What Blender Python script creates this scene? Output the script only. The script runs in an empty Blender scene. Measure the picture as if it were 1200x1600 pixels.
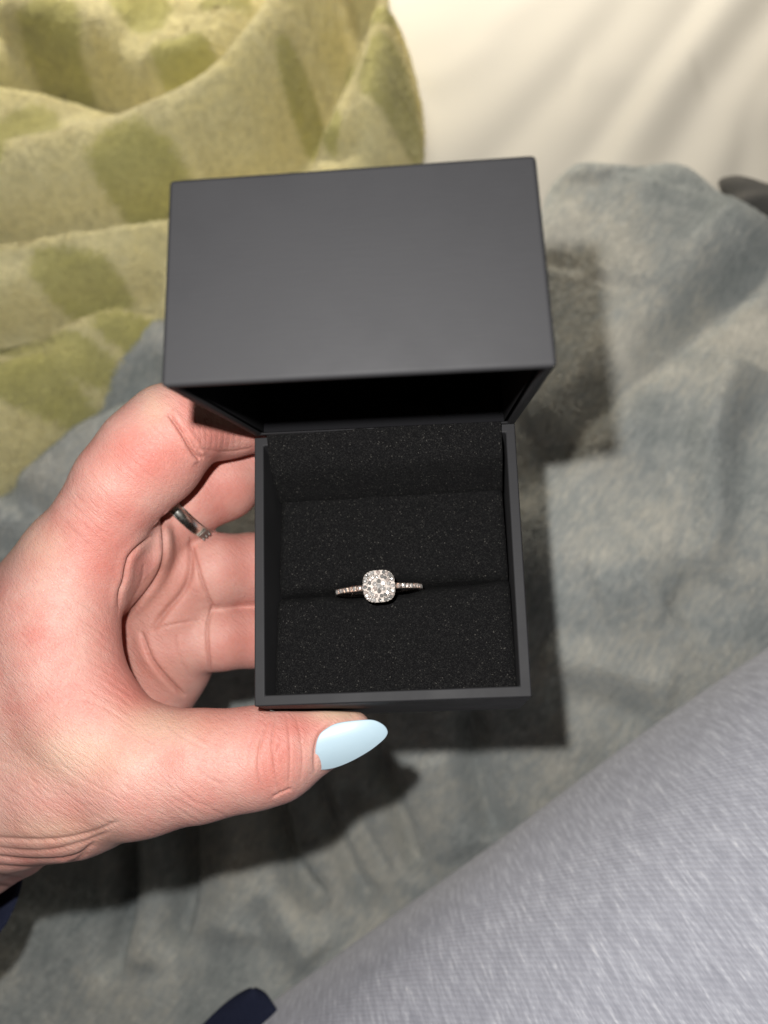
import bpy, bmesh, math, random
import numpy as np
from mathutils import Matrix, Vector

random.seed(7)
rng = np.random.default_rng(7)
scene = bpy.context.scene
COL = scene.collection
MM = 0.001                       # every length below is in millimetres

# ------------------------------------------------------------------ camera
F_PX = 1200.0                    # focal length in pixels of a 1200 x 1600 picture
CAM = np.array([14.572, -67.569, 150.747])
ROTV = np.array([-0.312601, -0.101483, 0.038925])


def rotmat(r):
    t = np.linalg.norm(r)
    k = r / t
    K = np.array([[0, -k[2], k[1]], [k[2], 0, -k[0]], [-k[1], k[0], 0]])
    return np.eye(3) + np.sin(t) * K + (1 - np.cos(t)) * K @ K


RC = rotmat(ROTV)                # world -> camera


def at(x, y, d):                 # a point of the place seen at (x, y), d mm deep
    return RC.T @ np.array([(x - 600) / F_PX * d, (800 - y) / F_PX * d, -d]) + CAM


def atz(x, y, z):                # ... lying at height z
    q = RC.T @ np.array([(x - 600) / F_PX, (800 - y) / F_PX, -1.0])
    return CAM + q * (z - CAM[2]) / q[2]


def proj(P):                     # Nx3 -> px, py, depth
    q = (np.asarray(P) - CAM) @ RC.T
    d = -q[:, 2]
    return 600 + F_PX * q[:, 0] / d, 800 - F_PX * q[:, 1] / d, d


cam_data = bpy.data.cameras.new('camera')
cam = bpy.data.objects.new('camera', cam_data)
COL.objects.link(cam)
M4 = Matrix([[*RC.T[0], CAM[0] * MM], [*RC.T[1], CAM[1] * MM], [*RC.T[2], CAM[2] * MM], [0, 0, 0, 1]])
cam.matrix_world = M4
cam_data.sensor_fit = 'VERTICAL'
cam_data.sensor_height = 36
cam_data.sensor_width = 27
cam_data.lens = 36 * F_PX / 1600
cam_data.clip_start = 0.01
cam_data.clip_end = 20
cam_data.dof.use_dof = True
cam_data.dof.focus_distance = 0.152
cam_data.dof.aperture_fstop = 27 / 2.1
scene.camera = cam

# ------------------------------------------------------------------ light
world = bpy.data.worlds.new('World')
scene.world = world
world.use_nodes = True
bg = world.node_tree.nodes['Background']
bg.inputs[0].default_value = (1.0, 0.86, 0.70, 1)
bg.inputs[1].default_value = 0.025


def lamp(name, kind, loc, energy, color, size, target=None):
    l = bpy.data.lights.new(name, kind)
    l.energy = energy
    l.color = color
    if kind == 'AREA':
        l.shape = 'DISK'
        l.size = size
    else:
        l.shadow_soft_size = size
    o = bpy.data.objects.new(name, l)
    COL.objects.link(o)
    o.location = Vector(loc) * MM
    if target is not None:
        o.rotation_euler = (Vector(target) * MM - o.location).to_track_quat('-Z', 'Y').to_euler()
    return o


flash_at = CAM + RC.T @ np.array([-13.5, 18.5, 0.0])
lamp('phone_flash', 'POINT', flash_at, 2.1, (1.0, 0.975, 0.95), 0.002)
lamp('sheet_fill_light', 'AREA', (20, 600, 190), 6.3, (1.0, 0.91, 0.78), 0.34, (20, 700, -150))  # unseen fill light, added to brighten the far sheet and fleece

scene.view_settings.view_transform = 'Standard'
scene.view_settings.look = 'None'
scene.view_settings.exposure = 0
scene.view_settings.gamma = 1
scene.view_settings.use_curve_mapping = False
scene.render.engine = 'CYCLES'


# ------------------------------------------------------------------ helpers
def link(o, parent=None):
    COL.objects.link(o)
    if parent is not None:
        o.parent = parent
    return o


def tag(o, label=None, cat=None, group=None, kind=None):
    if label:
        o['label'] = label
    if cat:
        o['category'] = cat
    if group:
        o['group'] = group
    if kind:
        o['kind'] = kind
    return o


def empty(name, loc_mm):
    o = bpy.data.objects.new(name, None)
    o.empty_display_size = 0.01
    o.location = Vector(loc_mm) * MM
    return link(o)


def mesh_np(name, V, F, mat, parent=None, smooth=True, origin=(0, 0, 0)):
    """V in mm (world), F list / array of polygons; vertices stored relative to origin"""
    me = bpy.data.meshes.new(name)
    V = (np.asarray(V, dtype=np.float64) - np.asarray(origin)) * MM
    if isinstance(F, np.ndarray):
        n, k = F.shape
        me.vertices.add(len(V))
        me.vertices.foreach_set('co', V.astype(np.float32).ravel())
        me.loops.add(n * k)
        me.loops.foreach_set('vertex_index', F.astype(np.int32).ravel())
        me.polygons.add(n)
        me.polygons.foreach_set('loop_start', np.arange(0, n * k, k, dtype=np.int32))
        me.update(calc_edges=True)
        me.validate()
    else:
        me.from_pydata([tuple(v) for v in V], [], F)
    me.polygons.foreach_set('use_smooth', [smooth] * len(me.polygons))
    me.materials.append(mat)
    o = bpy.data.objects.new(name, me)
    if parent is None:
        o.location = Vector(origin) * MM
    return link(o, parent)


def vattr(o, name, arr):
    a = o.data.attributes.new(name, 'FLOAT', 'POINT')
    a.data.foreach_set('value', np.asarray(arr, dtype=np.float32))


def bevel(o, w, seg=2):
    m = o.modifiers.new('bevel', 'BEVEL')
    m.width = w * MM
    m.segments = seg
    m.limit_method = 'ANGLE'
    m.angle_limit = math.radians(35)
    m.harden_normals = True
    return o


class N:
    """tiny node builder"""

    def __init__(s, name):
        s.m = bpy.data.materials.new(name)
        s.m.use_nodes = True
        s.t = s.m.node_tree
        s.b = s.t.nodes['Principled BSDF']
        s.out = s.t.nodes['Material Output']

    def n(s, typ, **kw):
        nd = s.t.nodes.new(typ)
        for k, v in kw.items():
            setattr(nd, k, v)
        return nd

    def l(s, a, b):
        s.t.links.new(a, b)

    def val(s, **kw):
        for k, v in kw.items():
            key = k.replace('_', ' ')
            s.b.inputs[key].default_value = v if not (isinstance(v, tuple) and len(v) == 3 and 'Radius' not in key) else (*v, 1)
        return s

    def coord(s, scale=(1, 1, 1), rot=(0, 0, 0)):
        c = s.n('ShaderNodeTexCoord')
        m = s.n('ShaderNodeMapping')
        m.inputs['Scale'].default_value = scale
        m.inputs['Rotation'].default_value = rot
        s.l(c.outputs['Object'], m.inputs['Vector'])
        return m.outputs[0]

    def tcoord(s, size_mm, rot=(0, 0, 0)):
        c = s.n('ShaderNodeTexCoord')
        m = s.n('ShaderNodeMapping', vector_type='TEXTURE')
        m.inputs['Scale'].default_value = tuple(v * MM for v in size_mm)
        m.inputs['Rotation'].default_value = rot
        s.l(c.outputs['Object'], m.inputs['Vector'])
        return m.outputs[0]

    def noise(s, vec, scale, detail=3, rough=0.55):
        t = s.n('ShaderNodeTexNoise')
        t.inputs['Scale'].default_value = scale
        t.inputs['Detail'].default_value = detail
        t.inputs['Roughness'].default_value = rough
        s.l(vec, t.inputs['Vector'])
        return t.outputs['Fac']

    def voro(s, vec, scale, feature='F1', out='Distance'):
        t = s.n('ShaderNodeTexVoronoi', feature=feature)
        t.inputs['Scale'].default_value = scale
        s.l(vec, t.inputs['Vector'])
        return t.outputs[out]

    def ramp(s, fac, stops):
        r = s.n('ShaderNodeValToRGB')
        e = r.color_ramp.elements
        while len(e) < len(stops):
            e.new(0.5)
        for i, (p, c) in enumerate(stops):
            e[i].position = p
            e[i].color = (*c, 1) if len(c) == 3 else c
        s.l(fac, r.inputs[0])
        return r.outputs[0]

    def mix(s, fac, a, b, mode='MIX'):
        m = s.n('ShaderNodeMix', data_type='RGBA', blend_type=mode)
        for sock, v in ((m.inputs[0], fac), (m.inputs[6], a), (m.inputs[7], b)):
            if hasattr(v, 'is_output'):
                s.l(v, sock)
            elif isinstance(v, tuple):
                sock.default_value = (*v, 1)
            else:
                sock.default_value = v
        return m.outputs[2]

    def math(s, op, a, b=0.0):
        m = s.n('ShaderNodeMath', operation=op)
        for sock, v in ((m.inputs[0], a), (m.inputs[1], b)):
            if hasattr(v, 'is_output'):
                s.l(v, sock)
            else:
                sock.default_value = v
        return m.outputs[0]

    def attr(s, name):
        a = s.n('ShaderNodeAttribute')
        a.attribute_name = name
        return a.outputs['Fac']

    def bump(s, height, dist_mm, strength=1.0, prev=None):
        b = s.n('ShaderNodeBump')
        b.inputs['Strength'].default_value = strength
        b.inputs['Distance'].default_value = dist_mm * MM
        s.l(height, b.inputs['Height'])
        if prev is not None:
            s.l(prev, b.inputs['Normal'])
        s.l(b.outputs[0], s.b.inputs['Normal'])
        return b.outputs[0]

    def color(s, sock):
        s.l(sock, s.b.inputs['Base Color'])
        return s


# ------------------------------------------------------------------ materials
def mat_paper():
    n = N('black_paper')
    v = n.coord((1, 1, 1))
    fib = n.noise(n.coord((250, 3500, 3500)), 1.0, 3)
    blot = n.noise(v, 90, 4, 0.6)
    c = n.mix(n.math('MULTIPLY', blot, 0.7), (0.0145, 0.0145, 0.016), (0.0235, 0.0235, 0.025))
    scuff = n.ramp(n.noise(v, 700, 5, 0.7), [(0.70, (0, 0, 0)), (0.80, (1, 1, 1))])
    c = n.mix(n.math('MULTIPLY', scuff, 0.22), c, (0.12, 0.12, 0.12))
    n.color(c)
    r = n.math('ADD', n.math('MULTIPLY', blot, 0.25), 0.56)
    n.l(r, n.b.inputs['Roughness'])
    n.val(Specular_IOR_Level=0.30)
    b = n.bump(fib, 0.03, 0.6)
    n.bump(n.noise(v, 60, 3), 0.25, 0.35, b)
    return n.m


def mat_foam():
    n = N('black_foam')
    v = n.coord()
    cell = n.voro(v, 5800, out='Color')
    sep = n.n('ShaderNodeSeparateColor')
    n.l(cell, sep.inputs[0])
    f = n.ramp(sep.outputs[0], [(0.0, (0.0012, 0.0012, 0.0014)), (0.50, (0.0035, 0.0035, 0.0038)), (0.80, (0.010, 0.010, 0.0098)),
                                (0.93, (0.017, 0.017, 0.016)), (0.988, (0.028, 0.027, 0.025)), (1.0, (0.12, 0.115, 0.10))])
    big = n.noise(v, 220, 3)
    f = n.mix(n.math('MULTIPLY', big, 0.6), f, (0.0035, 0.0035, 0.004))
    n.color(f)
    n.val(Roughness=0.8, Specular_IOR_Level=0.15)
    b = n.bump(n.voro(v, 5800), 0.22, 0.9)
    n.bump(n.noise(v, 900, 3), 0.3, 0.6, b)
    return n.m


def mat_skin():
    n = N('skin')
    v = n.coord()
    mott = n.noise(v, 85, 6, 0.65)
    fine = n.noise(v, 900, 3, 0.6)
    c = n.mix(n.ramp(mott, [(0.35, (0, 0, 0)), (0.68, (1, 1, 1))]), (0.60, 0.350, 0.295), (0.545, 0.225, 0.188))
    c = n.mix(n.attr('red'), c, (0.52, 0.150, 0.118))
    c = n.mix(n.attr('pale'), c, (0.61, 0.45, 0.31))
    c = n.mix(n.attr('palm'), c, (0.44, 0.20, 0.155))
    c = n.mix(n.attr('dark'), c, (0.32, 0.12, 0.09))  # shade of the creases painted over the skin colour
    spots = n.ramp(n.voro(v, 75), [(0.0, (1, 1, 1)), (0.075, (0, 0, 0))])
    c = n.mix(n.math('MULTIPLY', spots, 0.35), c, (0.46, 0.20, 0.13))
    n.color(c)
    n.val(Roughness=0.46, Specular_IOR_Level=0.42, Subsurface_Weight=0.25, Subsurface_Scale=0.0022)
    n.b.inputs['Subsurface Radius'].default_value = (1.0, 0.34, 0.17)
    rr = n.math('ADD', n.math('MULTIPLY', fine, 0.25), 0.36)
    n.l(rr, n.b.inputs['Roughness'])
    crack = n.n('ShaderNodeTexVoronoi', feature='DISTANCE_TO_EDGE')
    crack.inputs['Scale'].default_value = 1.0
    n.l(n.tcoord((1.1, 0.55, 0.7), (0.0, 0.25, -0.72)), crack.inputs['Vector'])
    lines = n.ramp(crack.outputs['Distance'], [(0.0, (0, 0, 0)), (0.16, (1, 1, 1))])
    b = n.bump(lines, 0.06, 0.55)
    l2 = n.noise(n.tcoord((3.2, 0.5, 1.2), (0.0, 0.25, -0.72)), 1.0, 4, 0.7)
    b = n.bump(l2, 0.28, 0.85, b)
    n.bump(n.noise(v, 330, 3), 0.2, 0.25, b)
    return n.m


def mat_simple(name, color, rough, metal=0.0, spec=0.5, coat=0.0):
    n = N(name)
    n.val(Base_Color=color, Roughness=rough, Metallic=metal, Specular_IOR_Level=spec)
    n.b.inputs['Coat Weight'].default_value = coat
    n.b.inputs['Coat Roughness'].default_value = 0.06
    return n.m


def mat_metal(name, color, rough):
    n = N(name)
    v = n.coord()
    f = n.noise(v, 1500, 3)
    n.color(n.mix(f, color, tuple(c * 0.75 for c in color)))
    n.l(n.math('ADD', n.math('MULTIPLY', f, 0.2), rough), n.b.inputs['Roughness'])
    n.val(Metallic=1.0)
    return n.m


def mat_polish():
    n = N('blue_nail_polish')
    v = n.coord()
    n.color(n.mix(n.noise(v, 160, 2), (0.39, 0.52, 0.60), (0.43, 0.56, 0.63)))
    n.val(Roughness=0.4, Specular_IOR_Level=0.4)
    n.b.inputs['Coat Weight'].default_value = 0.8
    n.b.inputs['Coat Roughness'].default_value = 0.05
    n.bump(n.noise(v, 260, 2), 0.08, 0.4)
    return n.m


def mat_throw():
    n = N('grey_plush')
    v = n.coord()
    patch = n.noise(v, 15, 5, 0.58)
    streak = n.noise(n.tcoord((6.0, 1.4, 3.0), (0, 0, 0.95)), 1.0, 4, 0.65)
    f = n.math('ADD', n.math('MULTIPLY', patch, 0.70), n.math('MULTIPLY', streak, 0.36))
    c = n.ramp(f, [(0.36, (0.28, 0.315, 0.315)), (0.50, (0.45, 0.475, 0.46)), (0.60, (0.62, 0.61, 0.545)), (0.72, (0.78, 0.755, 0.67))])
    n.color(c)
    n.val(Roughness=0.85, Specular_IOR_Level=0.2)
    n.b.inputs['Sheen Weight'].default_value = 0.8
    n.b.inputs['Sheen Roughness'].default_value = 0.45
    n.b.inputs['Sheen Tint'].default_value = (0.8, 0.85, 0.85, 1)
    b = n.bump(streak, 0.8, 0.45)
    b = n.bump(n.noise(v, 1700, 3, 0.7), 0.5, 0.6, b)
    return n.m


def mat_dotted():
    n = N('dotted_fleece')
    v = n.coord()
    tuft = n.noise(v, 300, 4, 0.7)
    soft = n.noise(v, 30, 3)
    base = n.mix(soft, (0.95, 0.85, 0.41), (0.96, 0.90, 0.58))
    dot = n.mix(soft, (0.62, 0.58, 0.19), (0.72, 0.68, 0.32))
    edge = n.math('ADD', n.attr('dot'), n.math('MULTIPLY', n.math('SUBTRACT', tuft, 0.5), 0.9))
    c = n.mix(n.ramp(edge, [(0.40, (0, 0, 0)), (0.64, (1, 1, 1))]), base, dot)
    c = n.mix(n.ramp(tuft, [(0.30, (1, 1, 1)), (0.55, (0, 0, 0))]), c, n.mix(0.35, c, (0.34, 0.31, 0.12)))
    n.color(c)
    n.val(Roughness=0.95, Specular_IOR_Level=0.1)
    n.b.inputs['Sheen Weight'].default_value = 0.35
    b = n.bump(tuft, 1.2, 0.5)
    n.bump(n.noise(v, 1500, 3), 0.8, 0.6, b)
    return n.m


def mat_sheet():
    n = N('cream_sheet')
    v = n.coord()
    n.color(n.mix(n.noise(v, 14, 3), (0.60, 0.58, 0.52), (0.59, 0.575, 0.53)))
    n.val(Roughness=0.8, Specular_IOR_Level=0.2)
    n.bump(n.noise(v, 2500, 2), 0.1, 0.5)
    return n.m


def mat_jersey(ax):
    """heather knit; object x = along the leg, y = round it (uv in metres)"""
    n = N('heather_jersey')
    uv = n.n('ShaderNodeUVMap')

    def m(scale, rot=0.0):
        mp = n.n('ShaderNodeMapping')
        mp.inputs['Scale'].default_value = (*scale, 1)
        mp.inputs['Rotation'].default_value = (0, 0, rot)
        n.l(uv.outputs[0], mp.inputs['Vector'])
        return mp.outputs[0]
    st = n.noise(m((880, 110), 0.18), 1.0, 4, 0.7)
    st2 = n.noise(m((2100, 420), 0.10), 1.0, 3, 0.7)
    f = n.math('ADD', n.math('MULTIPLY', st, 0.78), n.math('MULTIPLY', st2, 0.27))
    c = n.ramp(f, [(0.34, (0.36, 0.37, 0.425)), (0.50, (0.45, 0.46, 0.52)), (0.60, (0.55, 0.565, 0.63)), (0.74, (0.84, 0.845, 0.88))])
    w = n.n('ShaderNodeTexWave')
    w.wave_type = 'BANDS'
    w.bands_direction = 'DIAGONAL'
    w.inputs['Scale'].default_value = 1.0
    w.inputs['Distortion'].default_value = 1.2
    w.inputs['Detail'].default_value = 1.0
    n.l(m((260, 400), 0.0), w.inputs['Vector'])
    c = n.mix(n.math('MULTIPLY', w.outputs['Fac'], 0.2), c, n.mix(0.5, c, (0.10, 0.11, 0.16)))
    n.color(c)
    n.val(Roughness=0.9, Specular_IOR_Level=0.15)
    n.b.inputs['Sheen Weight'].default_value = 0.25
    b = n.bump(w.outputs['Fac'], 0.15, 0.4)
    n.bump(st2, 0.3, 0.5, b)
    return n.m


PAPER, FOAM, SKIN = mat_paper(), mat_foam(), mat_skin()
LINING = mat_simple('black_lining', (0.006, 0.006, 0.007), 0.9, spec=0.1)
POLISH = mat_polish()
ROSE = mat_metal('rose_tinted_metal', (0.84, 0.73, 0.66), 0.18)
WHITE = mat_metal('pale_metal', (0.86, 0.80, 0.74), 0.18)
SETTING = mat_metal('setting_metal', (0.30, 0.27, 0.245), 0.5)
SILVER = mat_metal('silver_metal', (0.70, 0.69, 0.64), 0.16)
STONE = mat_simple('clear_stone', (0.80, 0.77, 0.74), 0.20, metal=0.72, spec=1.0)
STONE_B = mat_simple('bright_stone', (0.92, 0.90, 0.87), 0.10, metal=0.88, spec=1.0)
STONE_P = mat_simple('pink_tinted_stone', (0.82, 0.70, 0.64), 0.18, metal=0.7, spec=1.0)
THROW, DOTTED, SHEET = mat_throw(), mat_dotted(), mat_sheet()
NAVY = N('navy_cotton')
NAVY.color(NAVY.mix(NAVY.noise(NAVY.coord(), 900, 3), (0.010, 0.013, 0.030), (0.020, 0.024, 0.048)))
NAVY.val(Roughness=0.9, Specular_IOR_Level=0.15)
NAVY.bump(NAVY.noise(NAVY.coord(), 2200, 2), 0.2, 0.6)
NAVY = NAVY.m
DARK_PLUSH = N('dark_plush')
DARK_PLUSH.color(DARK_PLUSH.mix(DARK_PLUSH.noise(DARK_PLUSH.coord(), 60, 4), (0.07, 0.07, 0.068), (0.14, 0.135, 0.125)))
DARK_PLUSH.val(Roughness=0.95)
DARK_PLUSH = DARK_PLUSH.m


# ------------------------------------------------------------------ cloth heightfields
def seg_dist(P, poly):
    """distance of Nx2 points to a polyline; also side (+ left) and arc fraction"""
    poly = np.asarray(poly, float)
    best = np.full(len(P), 1e9)
    side = np.zeros(len(P))
    frac = np.zeros(len(P))
    n = len(poly) - 1
    for i in range(n):
        a, b = poly[i], poly[i + 1]
        ab = b - a
        t = np.clip(((P - a) @ ab) / (ab @ ab), 0, 1)
        q = P - (a + t[:, None] * ab)
        d = np.hypot(q[:, 0], q[:, 1])
        m = d < best
        best[m] = d[m]
        side[m] = (ab[0] * q[m, 1] - ab[1] * q[m, 0]) / (np.linalg.norm(ab) * np.maximum(d[m], 1e-6))
        frac[m] = (i + t[m]) / n
    return best, side, frac


def smooth_poly(pts, it=2):
    p = np.asarray(pts, float)
    for _ in range(it):
        q = [p[0]]
        for i in range(len(p) - 1):
            q += [0.75 * p[i] + 0.25 * p[i + 1], 0.25 * p[i] + 0.75 * p[i + 1]]
        q.append(p[-1])
        p = np.array(q)
    return p


def plane_pts(px, z):
    return smooth_poly([atz(x, y, z)[:2] for x, y in px])


def vnoise(P, scale, seed, octs=3):
    """cheap value noise on Nx2 points"""
    out = np.zeros(len(P))
    amp = 1.0
    r = np.random.default_rng(seed)
    for o in range(octs):
        tab = r.uniform(-1, 1, (64, 64))
        q = P / scale + r.uniform(0, 64, 2)
        i = np.floor(q).astype(int)
        f = q - i
        f = f * f * (3 - 2 * f)
        i0, j0 = i[:, 0] % 64, i[:, 1] % 64
        i1, j1 = (i0 + 1) % 64, (j0 + 1) % 64
        out += amp * ((tab[i0, j0] * (1 - f[:, 0]) + tab[i1, j0] * f[:, 0]) * (1 - f[:, 1])
                      + (tab[i0, j1] * (1 - f[:, 0]) + tab[i1, j1] * f[:, 0]) * f[:, 1])
        amp *= 0.5
        scale *= 0.5
    return out


def grid(x0, x1, y0, y1, st):
    nx, ny = int((x1 - x0) / st) + 1, int((y1 - y0) / st) + 1
    X, Y = np.meshgrid(np.linspace(x0, x1, nx), np.linspace(y0, y1, ny), indexing='ij')
    P = np.stack([X.ravel(), Y.ravel()], 1)
    idx = np.arange(nx * ny).reshape(nx, ny)
    F = np.stack([idx[:-1, :-1], idx[1:, :-1], idx[1:, 1:], idx[:-1, 1:]], -1).reshape(-1, 4)
    return P, F


def relax_z(z, F, it):
    E = np.vstack([F[:, [0, 1]], F[:, [1, 2]], F[:, [2, 3]], F[:, [3, 0]]])
    deg = np.bincount(E.ravel(), minlength=len(z)).astype(float)
    for _ in range(it):
        a = np.bincount(E[:, 0], z[E[:, 1]], len(z)) + np.bincount(E[:, 1], z[E[:, 0]], len(z))
        z = z + 0.6 * (a / np.maximum(deg, 1) - z)
    return z


def inside(P, poly):
    poly = np.asarray(poly)
    c = np.zeros(len(P), bool)
    j = len(poly) - 1
    for i in range(len(poly)):
        yi, yj = poly[i, 1], poly[j, 1]
        xi, xj = poly[i, 0], poly[j, 0]
        m = ((yi > P[:, 1]) != (yj > P[:, 1])) & (P[:, 0] < (xj - xi) * (P[:, 1] - yi) / (yj - yi + 1e-12) + xi)
        c ^= m
        j = i
    return c


def signed_in(P, poly):
    """distance inside a closed outline (positive inside)"""
    closed = np.vstack([poly, poly[:1]])
    d, _, _ = seg_dist(P, closed)
    return np.where(inside(P, poly), d, -d)


def snap(P, sd, poly):
    """pull the outermost vertices on to the outline so that the cut edge is smooth"""
    closed = np.vstack([poly, poly[:1]])
    P = P.copy()
    k = np.where(sd < 0)[0]
    Q = P[k]
    best = np.full(len(Q), 1e9)
    near = Q.copy()
    for i in range(len(closed) - 1):
        a, b = closed[i], closed[i + 1]
        ab = b - a
        t = np.clip(((Q - a) @ ab) / (ab @ ab + 1e-9), 0, 1)
        c = a + t[:, None] * ab
        d = np.hypot(*(Q - c).T)
        m = d < best
        best[m] = d[m]
        near[m] = c[m]
    P[k] = near
    return P


def cut(P, F, keep):
    kf = keep[F].all(1)
    F = F[kf]
    used = np.zeros(len(P), bool)
    used[F.ravel()] = True
    remap = np.cumsum(used) - 1
    return used, remap[F]


Z_SHEET = -166.0


def sag(y):
    t = np.clip((20 - y) / 150.0, 0, 1)
    return t * t * (3 - 2 * t)


def folds(P, z, lines, zref, gain=1.0):
    for px, w, a in lines:
        d, s, fr = seg_dist(P, plane_pts(px, zref))
        taper = np.clip(np.minimum(fr, 1 - fr) * 6, 0, 1)
        taper = taper * taper * (3 - 2 * taper) * 0.85 + 0.15
        if isinstance(w, tuple):                      # (left width, right width)
            ww = w[1] + (w[0] - w[1]) * (0.5 + 0.5 * s)
        else:
            ww = w
        z = z + gain * a * taper * np.exp(-(d / ww) ** 2)
    return z


def pile(parent, V, F, mat, count, length, width, lean, seed, dots=None, rise=0.24):
    """short fibres of a plush cloth, bent ribbons rooted on its surface, where the picture can see them"""
    r = np.random.default_rng(seed)
    cx, cy, _ = proj(V[F].mean(1))
    F = F[(cx > -25) & (cx < 1225) & (cy > -25) & (cy < 1625)]
    q = F[r.integers(0, len(F), count)]
    u, v = r.random(count)[:, None], r.random(count)[:, None]
    a, b, c, d = (V[q[:, k]] for k in range(4))
    root = (a * (1 - u) + b * u) * (1 - v) + (d * (1 - u) + c * u) * v
    nrm = np.cross(c - a, d - b)
    nrm /= np.linalg.norm(nrm, axis=1, keepdims=True)
    nrm *= np.sign(nrm[:, 2:3])
    ang = lean + 1.1 * vnoise(root[:, :2], 55, seed + 1, 2) + 0.9 * vnoise(root[:, :2], 12, seed + 3, 2) + r.normal(0, 0.45, count)
    tdir = np.stack([np.cos(ang), np.sin(ang), np.zeros(count)], 1)
    tdir -= nrm * (tdir * nrm).sum(1, keepdims=True)
    tdir /= np.linalg.norm(tdir, axis=1, keepdims=True)
    side = np.cross(nrm, tdir)
    tilt = r.normal(0, 0.3, count)[:, None]
    side = side * np.cos(tilt) + nrm * np.sin(tilt) * 0.6
    L = (length * r.uniform(0.6, 1.25, count))[:, None]
    w = (width * r.uniform(0.7, 1.3, count))[:, None]
    base = root - nrm * 0.15
    m = root + nrm * L * rise * 0.8 + tdir * L * 0.47
    t = root + nrm * L * rise + tdir * L * 0.97 + side * L * r.normal(0, 0.12, count)[:, None]
    VV = np.stack([base - side * w, base + side * w, m + side * w, m - side * w, t], 1).reshape(-1, 3)
    k = np.arange(count)[:, None] * 5
    T = np.vstack([k + np.array([[0, 2, 1]]), k + np.array([[0, 3, 2]]), k + np.array([[3, 4, 2]])])
    o = mesh_np('pile', VV, T, mat, parent)
    tag(o, None, None, None, 'stuff')
    if dots is not None:
        vattr(o, 'dot', np.repeat(dots(root), 5))
    return o


def build_sheet():
    P, F = grid(-420, 460, -330, 620, 3.0)
    z = Z_SHEET - 68 * sag(P[:, 1]) + 1.2 * vnoise(P, 160, 3, 1)
    z = folds(P, z, [
        ([(840, 360), (960, 190), (1040, 80), (1120, -40), (1250, -220)], 9, -5.0),
        ([(890, 380), (1010, 190), (1100, 60), (1190, -60), (1300, -220)], (13, 18), 6.0),
        ([(960, 400), (1080, 180), (1180, 40), (1300, -100)], 12, -5.0),
        ([(1040, 420), (1150, 210), (1260, 50), (1400, -120)], 14, 5.0),
        ([(560, 330), (760, 190), (880, 80), (1000, -60), (1100, -200)], 20, 4.0),
        ([(640, 380), (760, 265), (860, 150), (960, 30), (1040, -100)], 11, -4.0),
        ([(1120, 400), (1160, 260), (1170, 170), (1260, 60)], 7, -2.5),
        ([(660, 140), (740, 100), (800, 20), (900, -40)], 12, 2.5),
        ([(900, 120), (1000, 130), (1090, 110)], 16, 2.5),
    ], Z_SHEET, 0.62)
    z += 0.9 * vnoise(P, 45, 31, 2)
    o = mesh_np('bed_sheet', np.c_[P, z], F, SHEET)
    tag(o, 'cream bed sheet with soft diagonal wrinkles', None, None, 'structure')


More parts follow.
